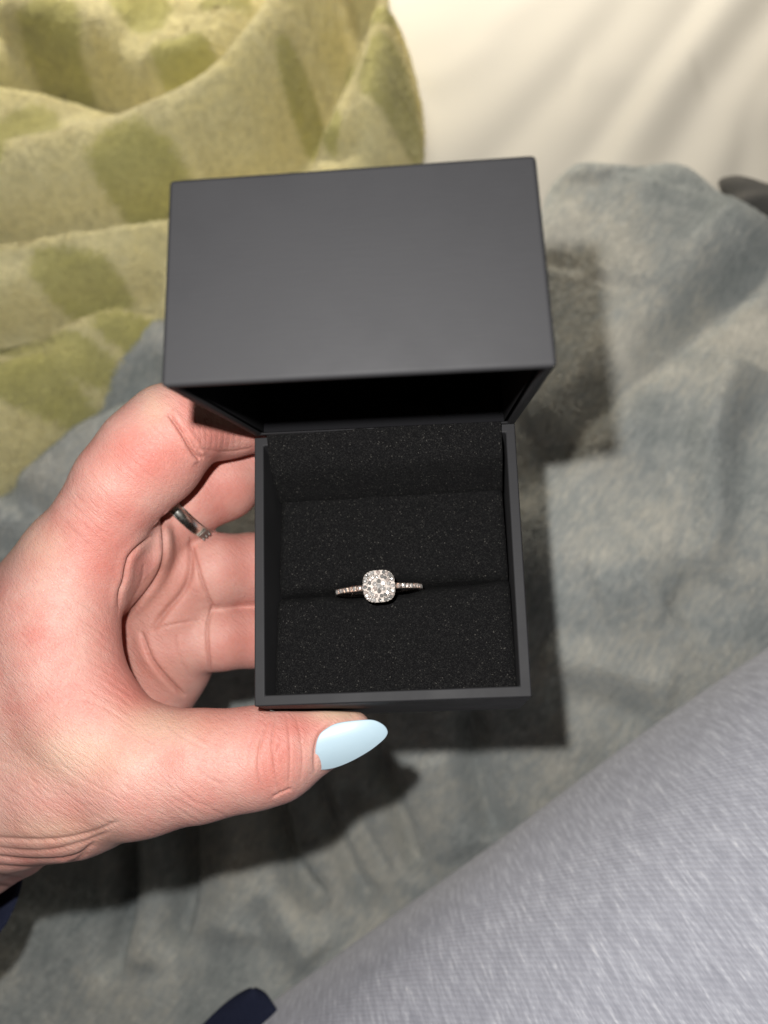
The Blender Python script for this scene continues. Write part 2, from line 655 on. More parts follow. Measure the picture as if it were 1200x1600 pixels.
def build_throw():
    zr = -143.0
    out_px = [(-260, 900), (-120, 780), (0, 690), (60, 640), (130, 560), (250, 455), (400, 350), (640, 300), (800, 330),
              (848, 300), (862, 252), (890, 228), (930, 226), (985, 236), (1045, 222), (1095, 238), (1140, 278), (1200, 322), (1330, 380),
              (1560, 560), (1700, 1300), (1500, 1850), (400, 2000), (-400, 1900), (-500, 1300)]
    poly = np.array([atz(x, y, zr)[:2] for x, y in out_px])
    poly = np.vstack([poly, poly[:1]])
    poly = smooth_poly(poly, 2)[:-1]
    lo, hi = poly.min(0) - 4, poly.max(0) + 4
    P, F = grid(lo[0], hi[0], lo[1], hi[1], 1.6)
    sd = signed_in(P, poly)
    used, F = cut(P, F, sd > -1.7)
    P, sd = P[used], sd[used]
    P = snap(P, sd, poly)
    sd = np.maximum(sd, 0)
    z = zr - 68 * sag(P[:, 1]) + 5.0 * vnoise(P, 85, 11, 2) + 0.25 * vnoise(P, 14, 12, 2)
    z = folds(P, z, [
        ([(1260, 370), (1165, 440), (1060, 545), (970, 612), (880, 700), (800, 800)], (7, 16), -6.5),
        ([(1240, 300), (1120, 400), (1000, 520), (920, 600), (850, 690)], (16, 18), 4.5),
        ([(1150, 560), (1105, 660), (1108, 760), (1120, 830), (1090, 890)], (16, 6), 8.0),
        ([(1200, 600), (1150, 700), (1150, 820), (1110, 900), (1060, 960)], 12, -6.5),
        ([(915, 270), (890, 360), (880, 420)], 14, -3.0),
        ([(990, 250), (1030, 300), (1120, 340)], 16, -4.0),
        ([(1040, 290), (1000, 360), (960, 440)], 20, 3.0),
        ([(860, 1062), (950, 1068), (1000, 1085), (1040, 1112)], (3.0, 12), -6.0),
        ([(850, 1030), (940, 1040), (1010, 1058), (1080, 1070)], 8, 4.0),
        ([(860, 730), (940, 765), (1040, 760)], 16, -3),
        ([(930, 930), (1000, 900), (1060, 930)], 14, 4),
        # left, behind the hand
        ([(-80, 760), (20, 720), (60, 695), (110, 640), (180, 610), (260, 560)], (7, 10), -12.0),
        ([(-80, 850), (30, 790), (120, 720), (240, 640)], 14, 6.0),
        ([(-40, 740), (50, 790), (110, 840)], 6, -7.0),
        ([(-60, 870), (40, 850), (120, 840)], 6, -6.0),
        # pleats under the hand
        ([(95, 1270), (75, 1390), (60, 1480), (20, 1620)], (4, 5), -10.5),
        ([(215, 1240), (195, 1330), (185, 1430), (150, 1560)], (4, 6), -12.0),
        ([(372, 1180), (375, 1290), (392, 1400), (450, 1475)], (4, 6), -10.5),
        ([(455, 1180), (470, 1290), (500, 1390), (545, 1470)], (4, 6), -7.5),
        ([(505, 1230), (535, 1330), (575, 1410)], 3.5, -6.0),
        ([(570, 1150), (600, 1260), (620, 1340), (640, 1400)], (3.5, 6), -10.5),
        ([(735, 1090), (745, 1180), (765, 1260), (790, 1330)], (4, 6), -9.0),
        ([(130, 1300), (120, 1440), (90, 1600)], 9, 4.0),
        ([(285, 1250), (280, 1380), (260, 1540)], 12, 5.0),
        ([(660, 1180), (690, 1290), (720, 1370)], 10, 4.0),
        ([(330, 1420), (390, 1520), (430, 1580)], 8, 4.0),
    ], zr, 1.7)
    z = relax_z(z, F, 3)
    lim = Z_SHEET - 68 * sag(P[:, 1]) + 3.0
    z = lim + np.logaddexp(0, (z - lim) / 2.5) * 2.5
    # rolled edge coming down on the sheet
    e = np.clip(sd / 22.0, 0, 1)
    prof = np.sqrt(np.clip(1 - (1 - e) ** 2, 0, 1))
    zs = Z_SHEET - 68 * sag(P[:, 1]) + 0.5
    z = zs + (z - zs) * prof + 3.0 * np.exp(-((sd - 18) / 14) ** 2)
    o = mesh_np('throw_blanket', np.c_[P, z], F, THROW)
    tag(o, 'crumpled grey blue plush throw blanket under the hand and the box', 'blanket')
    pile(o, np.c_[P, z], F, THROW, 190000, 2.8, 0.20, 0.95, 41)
    # dark underside fold at the right edge
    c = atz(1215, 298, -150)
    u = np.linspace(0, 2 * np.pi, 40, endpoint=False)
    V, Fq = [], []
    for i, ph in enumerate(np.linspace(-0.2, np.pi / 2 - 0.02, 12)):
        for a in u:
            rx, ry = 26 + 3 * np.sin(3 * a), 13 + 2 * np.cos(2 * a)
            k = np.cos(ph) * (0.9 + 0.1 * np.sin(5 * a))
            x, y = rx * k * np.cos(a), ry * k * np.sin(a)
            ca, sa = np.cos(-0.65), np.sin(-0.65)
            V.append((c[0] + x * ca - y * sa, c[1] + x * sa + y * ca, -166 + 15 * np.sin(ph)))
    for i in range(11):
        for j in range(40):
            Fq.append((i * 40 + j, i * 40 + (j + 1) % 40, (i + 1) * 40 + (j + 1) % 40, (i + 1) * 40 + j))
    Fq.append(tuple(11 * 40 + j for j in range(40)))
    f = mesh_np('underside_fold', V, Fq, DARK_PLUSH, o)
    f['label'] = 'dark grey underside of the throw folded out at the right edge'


def build_dotted():
    zr = -131.0
    out_px = [(-500, -500), (560, -420), (590, -120), (608, 0), (640, 40), (656, 110), (655, 180), (640, 245), (600, 330), (520, 400), (420, 470),
              (260, 500), (170, 560), (90, 630), (10, 690), (-140, 800), (-500, 900)]
    poly = np.array([atz(x, y, zr)[:2] for x, y in out_px])
    poly = smooth_poly(np.vstack([poly, poly[:1]]), 2)[:-1]
    lo, hi = poly.min(0) - 4, poly.max(0) + 4
    lo = np.maximum(lo, (-330, -60))
    hi = np.minimum(hi, (200, 470))
    P, F = grid(lo[0], hi[0], lo[1], hi[1], 1.7)
    sd = signed_in(P, poly)
    used, F = cut(P, F, sd > -1.8)
    P, sd = P[used], sd[used]
    P = snap(P, sd, poly)
    sd = np.maximum(sd, 0)
    z = zr + 3.0 * vnoise(P, 70, 21, 3) + 0.5 * vnoise(P, 6, 22, 2)
    z = folds(P, z, [
        ([(-80, 350), (80, 310), (220, 280), (340, 230), (430, 150), (490, 50), (520, -80)], (26, 30), 20.0),
        ([(-80, 430), (100, 405), (260, 375), (350, 345)], (18, 10), 9.0),
        ([(330, 300), (425, 245), (480, 160), (515, 80), (550, 10), (560, -60)], (10, 15), -44.0),
        ([(545, 260), (590, 130), (590, 20), (570, -80)], (20, 22), 12.0),
        ([(525, 270), (560, 150), (576, 60), (564, -30)], (5, 9), -6.0),
        ([(-80, 398), (60, 380), (200, 355), (330, 320), (400, 262)], (7, 9), -26.0),
        ([(-80, 470), (20, 478), (110, 466), (250, 425)], (12, 6), 9.0),
        ([(-80, 515), (40, 502), (120, 474), (260, 440)], (6, 9), -15.0),
        ([(-80, 620), (100, 560), (220, 500)], 18, 6.0),
        ([(-80, 570), (90, 552), (160, 535), (250, 475)], 7, -6.0),
        ([(-80, 108), (40, 112), (120, 130), (200, 160), (290, 178), (360, 130), (420, 60), (450, -60)], (12, 7), -25.0),
        ([(230, 110), (300, 120), (350, 80), (410, 0)], 18, 7.0),
        ([(-20, 20), (20, 80), (55, 112)], 7, -10.0),
        ([(20, 10), (100, 40), (200, 70)], 24, 6.0),
    ], zr, 1.5)
    z = relax_z(z, F, 4)
    lim = Z_SHEET + 1.5
    z = lim + np.logaddexp(0, (z - lim) / 2.5) * 2.5
    e = np.clip(sd / 20.0, 0, 1)
    prof = np.sqrt(np.clip(1 - (1 - e) ** 2, 0, 1))
    z = (Z_SHEET + 2) + (z - Z_SHEET - 2) * prof + 5.0 * np.exp(-((sd - 14) / 10) ** 2)
    o = mesh_np('fleece_blanket', np.c_[P, z], F, DOTTED)
    dots = [(78, 62, 62, 52), (222, 14, 44, 36), (45, 215, 62, 48), (235, 292, 58, 46), (292, 105, 52, 34), (132, 440, 58, 34), (12, 300, 40, 40),
            (128, 135, 40, 20), (615, 150, 42, 60), (455, 20, 30, 40), (545, 60, 26, 60), (90, 545, 70, 30), (40, 590, 60, 40), (210, 500, 60, 30),
            (465, 130, 24, 36), (350, 0, 40, 22), (600, 40, 20, 30), (380, 380, 40, 30), (10, 520, 40, 20), (-60, 130, 50, 40), (330, 470, 50, 30),
            (520, 200, 16, 40), (-90, 420, 60, 40), (120, -70, 60, 40), (330, -100, 60, 45), (520, -120, 50, 50)]

    def dot_of(Q):
        px, py, _ = proj(np.c_[Q[:, :2], np.full(len(Q), zr + 6)])
        wob = 0.16 * vnoise(Q[:, :2], 16, 77, 2)
        dv = np.zeros(len(Q))
        for x, y, a, b in dots:
            q = np.hypot((px - x) / a, (py - y) / b) + wob
            dv = np.maximum(dv, np.clip(1.5 - q, 0, 1))
        return dv
    vattr(o, 'dot', dot_of(P))
    pile(o, np.c_[P, z], F, DOTTED, 120000, 2.6, 0.28, 2.2, 61, dot_of, 0.42)
    tag(o, 'pale yellow fleece blanket with olive green dots bunched up at upper left', 'blanket')


build_sheet()
build_throw()
build_dotted()


# ------------------------------------------------------------------ leg in heather trousers, navy hem
def build_leg():
    R0 = 78.0
    a = at(430, 1562, 262)
    b = at(1200, 1012, 262)
    ax = (b - a) / np.linalg.norm(b - a)
    view = (a + b) / 2 - CAM
    view /= np.linalg.norm(view)
    # the sight line grazes the leg along the edge: centre lies perpendicular to sight line and axis
    side = np.cross(ax, view)
    side /= np.linalg.norm(side)
    if (RC @ side)[1] > 0:
        side = -side                      # towards the lower right of the picture
    c0 = a + side * R0
    nS, nA = 150, 120
    s = np.linspace(-170, 330, nS)
    t = np.linspace(0, 2 * np.pi, nA, endpoint=False)
    up = np.cross(side, ax)
    V = np.zeros((nS, nA, 3))
    for i, sv in enumerate(s):
        rr = R0 * (1 + 0.0002 * sv)
        rad = rr + 0.5 * np.sin(2 * t + sv * 0.012) + 0.35 * np.sin(5 * t + sv * 0.03) + 0.3 * np.sin(9 * t - sv * 0.05)
        V[i] = c0 + ax * sv + (side * 0)[None] + rad[:, None] * (np.cos(t)[:, None] * side + np.sin(t)[:, None] * up) + side * (rr - R0)
    idx = np.arange(nS * nA).reshape(nS, nA)
    F = np.stack([idx[:-1], idx[1:], np.roll(idx, -1, 1)[1:], np.roll(idx, -1, 1)[:-1]], -1).reshape(-1, 4)
    V = V.reshape(-1, 3)
    org = (a + b) / 2 + side * R0
    o = mesh_np('trouser_leg', V, F, mat_jersey(ax), origin=org)
    uv = o.data.uv_layers.new(name='UVMap')
    li = np.empty(len(o.data.loops), dtype=np.int32)
    o.data.loops.foreach_get('vertex_index', li)
    ii, jj = li // nA, li % nA
    u = s[ii] * MM
    w = jj * (2 * np.pi * R0 / nA) * MM
    # seam: loops of the last strip that wrap back to 0
    pj = jj.reshape(-1, 4)
    wrap = (pj.max(1) - pj.min(1)) > nA / 2
    w = w.reshape(-1, 4)
    w[wrap] = np.where(pj[wrap] == 0, 2 * np.pi * R0 * MM, w[wrap])
    uv.data.foreach_set('uv', np.stack([u, w.ravel()], -1).astype(np.float32).ravel())
    tag(o, 'leg in light grey heather knit trousers across the lower right corner', 'trousers')
    return c0, ax, side, up, R0


LEG = build_leg()


def build_hem():
    c0, ax, side, up, R0 = LEG
    # a navy strip of garment lying over the leg's edge at the bottom of the picture
    nU, nV = 26, 30
    V = []
    out = [(396, 1548), (412, 1553), (426, 1568), (438, 1584), (452, 1604), (480, 1650), (560, 1760)]
    out2 = [(394, 1548), (376, 1555), (347, 1574), (318, 1600), (280, 1640), (240, 1700), (200, 1800)]
    o1, o2 = smooth_poly(out), smooth_poly(out2)
    tt = np.linspace(0, 1, nU)
    f1 = np.stack([np.interp(tt, np.linspace(0, 1, len(o1)), o1[:, k]) for k in (0, 1)], 1)
    f2 = np.stack([np.interp(tt, np.linspace(0, 1, len(o2)), o2[:, k]) for k in (0, 1)], 1)
    for i in range(nU):
        for j in range(nV):
            k = j / (nV - 1)
            p = f1[i] * (1 - k) + f2[i] * k
            d = 244 - 3 * np.sin(np.pi * k) - 0.15 * i
            V.append(at(p[0], p[1], d))
    idx = np.arange(nU * nV).reshape(nU, nV)
    F = np.stack([idx[:-1, :-1], idx[1:, :-1], idx[1:, 1:], idx[:-1, 1:]], -1).reshape(-1, 4)
    o = mesh_np('shirt_hem', V, F, NAVY)
    m = o.modifiers.new('thick', 'SOLIDIFY')
    m.thickness = 2.2 * MM
    m.offset = 0
    m = o.modifiers.new('round', 'SUBSURF')
    m.levels = m.render_levels = 1
    tag(o, 'dark navy fabric hem at the bottom edge where leg meets throw', 'fabric')


build_hem()


# ------------------------------------------------------------------ ring box
def loft(loops, closed_first=True, closed_last=True):
    V, F = [], []
    n = len(loops[0])
    for lp in loops:
        V += [tuple(p) for p in lp]
    for i in range(len(loops) - 1):
        for j in range(n):
            F.append((i * n + j, i * n + (j + 1) % n, (i + 1) * n + (j + 1) % n, (i + 1) * n + j))
    if closed_first:
        F.append(tuple(reversed(range(n))))
    if closed_last:
        F.append(tuple((len(loops) - 1) * n + j for j in range(n)))
    return V, F


box = empty('ring_box', (0, -28, -36))
tag(box, 'small open black card ring box held between thumb and index finger', 'ring box')


def world_child(name, V, F, mat, parent, smooth=False):
    """child mesh given in world mm"""
    return mesh_np(name, V, F, mat, parent, smooth, origin=np.array(parent_origin(parent)))


def parent_origin(p):
    v = Vector((0, 0, 0))
    while p is not None:
        v = v + p.location
        p = p.parent
    return tuple(x / MM for x in v)


BASE_H, WALL = 36.0, 2.1


def quad(z, ins):
    fl, fr, bl, br = (-26.7, -56.8), (26.9, -56.6), (-28.4, 0.3), (27.9, -0.1)
    return [(fl[0] + ins, fl[1] + ins, z), (fr[0] - ins, fr[1] + ins, z), (br[0] - ins, br[1] - ins, z), (bl[0] + ins, bl[1] - ins, z)]


V, F = loft([quad(-BASE_H + 2, WALL), quad(0, WALL), quad(0, 0), quad(-BASE_H, 0)])
base = world_child('base', V, F, PAPER, box)
bm = bmesh.new()
bm.from_mesh(base.data)
bmesh.ops.recalc_face_normals(bm, faces=bm.faces)
bm.to_mesh(base.data)
bm.free()
bevel(base, 0.35, 3)

# lid: x across, u from the hinge to the near edge, v from the rim to the lid's top
TH, DL_, H_ = math.radians(73.7), 57.09, 31.0
LIDROT = rotmat(np.array([0, 0.029669, -0.005805]))


def lid_pt(x, u, v):
    k = 1 - 0.0494 * v / H_
    dl = math.radians(4.07)
    uu = u - v * math.sin(dl) * -1.0 * (u / DL_)          # the near wall leans slightly
    y = -uu * math.cos(TH) + v * math.sin(TH)
    z = uu * math.sin(TH) + v * math.cos(TH)
    q = LIDROT @ np.array([x * k, y, z])
    return tuple(q)


def near_wall(v):
    """extra u of the near wall at height v so that the wall leans by 4 degrees"""
    return -v * math.tan(math.radians(4.07))


def lid_pt(x, u, v):
    k = 1 - 0.0494 * v / H_
    uu = u + near_wall(v) * (u / DL_)
    y = -uu * math.cos(TH) + v * math.sin(TH)
    z = uu * math.sin(TH) + v * math.cos(TH)
    return tuple(LIDROT @ np.array([x * k, y, z]))


def lid_loop(v, ins, hw=28.13):
    return [lid_pt(-hw + ins, 0.15 + ins, v), lid_pt(hw - ins, 0.15 + ins, v), lid_pt(hw - ins, DL_ - ins, v), lid_pt(-hw + ins, DL_ - ins, v)]


V, F = loft([lid_loop(H_ - 2, 2.0), lid_loop(0, 2.0), lid_loop(0, 0), lid_loop(H_, 0)])
lid = world_child('lid', V, F, PAPER, box)
bm = bmesh.new()
bm.from_mesh(lid.data)
bmesh.ops.recalc_face_normals(bm, faces=bm.faces)
bm.to_mesh(lid.data)
bm.free()
bevel(lid, 0.75, 4)
# lining inside the lid: thin dark sheet walls
V, F = loft([lid_loop(0.4, 2.05), lid_loop(H_ - 3.2, 2.05), lid_loop(H_ - 3.2, 2.7), lid_loop(0.4, 2.7)], False, False)
n0 = len(V)
F.append((4, 5, 6, 7))
lining = mesh_np('lining', V, F, LINING, lid, False, origin=np.array(parent_origin(box)))


# foam: two pads meeting in a slit, and a raised strip along the hinge
def slit_y(x):
    return -32.9 + (x + 23.3) * (1.5 / 43.4)


def foam_pad(front):
    nx, ny = 150, 70
    hw0 = 24.9
    V = []
    for i in range(nx):
        for j in range(ny):
            x = -hw0 + 2 * hw0 * i / (nx - 1)
            s = j / (ny - 1)
            gap = 0.45 * max(0.0, min(1.0, (24.5 - abs(x + 1.5)) / 6.0)) + 0.05
            gap += 1.0 * math.exp(-((x + 3.1) / 9.3) ** 6)
            y0, y1 = (-55.0, slit_y(x) - gap) if front else (slit_y(x) + gap, -11.2)
            y = y0 + (y1 - y0) * s
            z = (-8.6 if front else -9.8) + 0.03 * (-33 - y)
            e = (y1 - y) if front else (y - y0)
            dip = math.exp(-e / 0.9)
            z -= 2.6 * dip
            z -= 1.3 * math.exp(-(hw0 - abs(x)) / 0.8)
            z -= 0.5 * math.exp(-e / 5.0)
            V.append((x, y, z))
    V = np.array(V)
    V[:, 2] += 0.10 * vnoise(V[:, :2], 1.2, 5 if front else 6, 2) + 0.25 * vnoise(V[:, :2], 9, 8 if front else 9, 2)
    idx = np.arange(nx * ny).reshape(nx, ny)
    F = np.stack([idx[:-1, :-1], idx[1:, :-1], idx[1:, 1:], idx[:-1, 1:]], -1).reshape(-1, 4).tolist()
    # sides and underside
    ring = list(idx[:, 0]) + list(idx[-1, 1:]) + list(idx[-2::-1, -1]) + list(idx[0, -2:0:-1])
    n0 = len(V)
    low = V[ring].copy()
    low[:, 2] = -30
    V = np.vstack([V, low])
    m = len(ring)
    for k in range(m):
        F.append([int(ring[(k + 1) % m]), int(ring[k]), n0 + k, n0 + (k + 1) % m])
    F.append([n0 + k for k in range(m)])
    world_child('foam_pad', V, F, FOAM, box, True)


foam_pad(True)
foam_pad(False)
prof = [(-11.4, -30), (-11.4, -10.4), (-10.6, -9.0), (-8.6, -4.6), (-7.4, -2.4), (-6.6, -1.5), (-5.6, -0.9), (-3.0, 0.5), (-0.4, 2.0), (2.2, 3.3), (6.0, 4.6), (6.0, 3.0), (1.0, 1.4), (-2.6, -1.5), (-2.6, -30)]
nx = 90
V = []
for i in range(nx):
    x = -25.1 + 50.0 * i / (nx - 1)
    for (y, z) in prof:
        V.append((x, y, z))
V = np.array(V)
V[:, 2] += 0.12 * vnoise(V[:, :2], 1.5, 15, 2) + 0.2 * vnoise(V[:, :2], 11, 16, 2)
n = len(prof)
F = [(i * n + j, (i + 1) * n + j, (i + 1) * n + (j + 1) % n, i * n + (j + 1) % n) for i in range(nx - 1) for j in range(n)]
F += [tuple(range(n)), tuple(reversed(range((nx - 1) * n, nx * n)))]
hinge = world_child('hinge_strip', V, F, FOAM, box, True)
bm = bmesh.new()
bm.from_mesh(hinge.data)
bmesh.ops.recalc_face_normals(bm, faces=bm.faces)
bm.to_mesh(hinge.data)
bm.free()


# ------------------------------------------------------------------ diamond ring
RC_C = np.array([-3.1, -31.9, -13.4])
up = np.array([1.0, -1.35, 9.8])
up /= np.linalg.norm(up)
xr = np.array([1.0, 0.035, 0.0])
xr -= up * (xr @ up)
xr /= np.linalg.norm(xr)
yr = np.cross(up, xr)
ring = empty('diamond_ring', tuple(RC_C))
ring.rotation_euler = Matrix([[xr[k], yr[k], up[k]] for k in range(3)]).to_euler()
tag(ring, 'pave ring with square cushion halo head standing in the black foam slit', 'ring')


def local_mesh(name, V, F, mat, parent, smooth=False):
    me = bpy.data.meshes.new(name)
    me.from_pydata([tuple(np.asarray(v) * MM) for v in V], [], F)
    me.polygons.foreach_set('use_smooth', [smooth] * len(me.polygons))
    me.materials.append(mat)
    bm = bmesh.new()
    bm.from_mesh(me)
    bmesh.ops.recalc_face_normals(bm, faces=bm.faces)
    bm.to_mesh(me)
    bm.free()
    return link(bpy.data.objects.new(name, me), parent)


def torus_band(R, prof, n=120, a0=0, a1=2 * math.pi):
    V, F = [], []
    k = len(prof)
    for i in range(n):
        a = a0 + (a1 - a0) * i / n
        for (r, w) in prof:
            V.append(((R + r) * math.sin(a), w, (R + r) * math.cos(a)))
    for i in range(n):
        for j in range(k):
            F.append((i * k + j, ((i + 1) % n) * k + j, ((i + 1) % n) * k + (j + 1) % k, i * k + (j + 1) % k))
    return V, F


R_RING = 9.2
prof = [(-0.55, -0.55), (0.2, -0.68), (0.42, -0.66), (0.46, -0.5), (0.30, -0.42), (0.30, 0.42), (0.46, 0.5), (0.42, 0.66), (0.2, 0.68), (-0.55, 0.55)]
V, F = torus_band(R_RING, prof)
local_mesh('band', V, F, ROSE, ring, True)


def superell(r, a, n=3.0):
    c, s = math.cos(a), math.sin(a)
    return r * math.copysign(abs(c) ** (2 / n), c), r * math.copysign(abs(s) ** (2 / n), s)


HEAD_Z = R_RING + 1.5
loops = []
for (r, z) in ((0.9, -1.9), (1.6, -1.2), (2.5, -0.5), (3.15, -0.25), (3.32, -0.1), (3.28, 0.04), (3.05, 0.0), (2.45, 0.0), (2.2, 0.04), (0.5, 0.16)):
    loops.append([(*superell(r, 2 * math.pi * k / 64), HEAD_Z + z) for k in range(64)])
V, F = loft(loops)
# little grain beads between the halo stones
for k in range(26):
    a = 2 * math.pi * (k + 0.5) / 26
    for rr in (3.22, 2.44):
        x, y = superell(rr, a)
        b0 = len(V)
        r = 0.15
        pts = [(x + r * math.cos(q) * 1.0, y + r * math.sin(q), HEAD_Z + 0.18) for q in (0, 1.57, 3.14, 4.71)]
        V += pts + [(x, y, HEAD_Z + 0.42)]
        F += [(b0 + i, b0 + (i + 1) % 4, b0 + 4) for i in range(4)]
local_mesh('setting', V, F, SETTING, ring, False)


def brilliant(name, mat):
    V, F = [], []
    rings = [(0.50, 0.34, 0.0), (0.86, 0.16, math.pi / 8), (1.0, 0.0, 0.0), (0.45, -0.5, math.pi / 8)]
    for (r, z, off) in rings:
        for k in range(8):
            a = off + k * math.pi / 4
            V.append((r * math.cos(a), r * math.sin(a), z))
    F.append(tuple(range(8)))
    for q in range(3):
        o0 = rings[q][2] > rings[q + 1][2]
        for k in range(8):
            a0, a1 = q * 8 + k, q * 8 + (k + 1) % 8
            if not o0:
                b0, b1 = (q + 1) * 8 + k, (q + 1) * 8 + (k + 1) % 8
                F += [(a0, b0, a1), (a1, b0, b1)]
            else:
                b0, b1 = (q + 1) * 8 + k, (q + 1) * 8 + (k + 1) % 8
                F += [(a0, b0, b1), (a0, b1, a1)]
    F.append(tuple(reversed(range(24, 32))))
    me = bpy.data.meshes.new(name)
    me.from_pydata([tuple(np.array(v)) for v in V], [], F)
    me.materials.append(mat)
    bm = bmesh.new()
    bm.from_mesh(me)
    bmesh.ops.recalc_face_normals(bm, faces=bm.faces)
    bm.to_mesh(me)
    bm.free()
    return me


GEM, GEM_P, GEM_B = brilliant('stone', STONE), brilliant('pink_stone', STONE_P), brilliant('bright_stone', STONE_B)
GEMS = [GEM, GEM_B, GEM, GEM_P, GEM_B]


def stone(name, me, loc, r, rot=None, tilt=0.32):
    o = bpy.data.objects.new(name, me)
    o.location = Vector(loc) * MM
    o.scale = (r * MM,) * 3
    e = Matrix.Rotation(random.uniform(0, 1.57), 3, 'Z')
    e = Matrix.Rotation(random.uniform(-tilt, tilt), 3, 'X') @ Matrix.Rotation(random.uniform(-tilt, tilt), 3, 'Y') @ e
    if rot is not None:
        e = rot @ e
    o.rotation_euler = e.to_euler()
    return link(o, ring)


stone('center_stone', GEM, (0.0, 0, HEAD_Z + 0.40), 0.58)
for k in range(6):
    a = 2 * math.pi * (k + 0.5) / 6
    stone('cluster_stone', GEMS[k % 5], (1.02 * math.cos(a), 1.02 * math.sin(a), HEAD_Z + 0.36), 0.50)
for k in range(16):
    x, y = superell(1.98, 2 * math.pi * (k + 0.3) / 16, 2.7)
    stone('inner_stone', GEMS[(k * 3) % 5], (x, y, HEAD_Z + 0.26), 0.42)
for k in range(24):
    x, y = superell(2.86, 2 * math.pi * k / 24)
    stone('halo_stone', GEMS[(k * 2 + k // 5) % 5], (x, y, HEAD_Z + 0.18), 0.43)
for s in (-1, 1):
    for k in range(9):
        a = s * (0.34 + 0.118 * k)
        rot = Matrix.Rotation(a, 3, 'Y')
        stone('band_stone', GEM_P if k % 2 else GEM, ((R_RING + 0.36) * math.sin(a), 0, (R_RING + 0.36) * math.cos(a)), 0.50, rot)


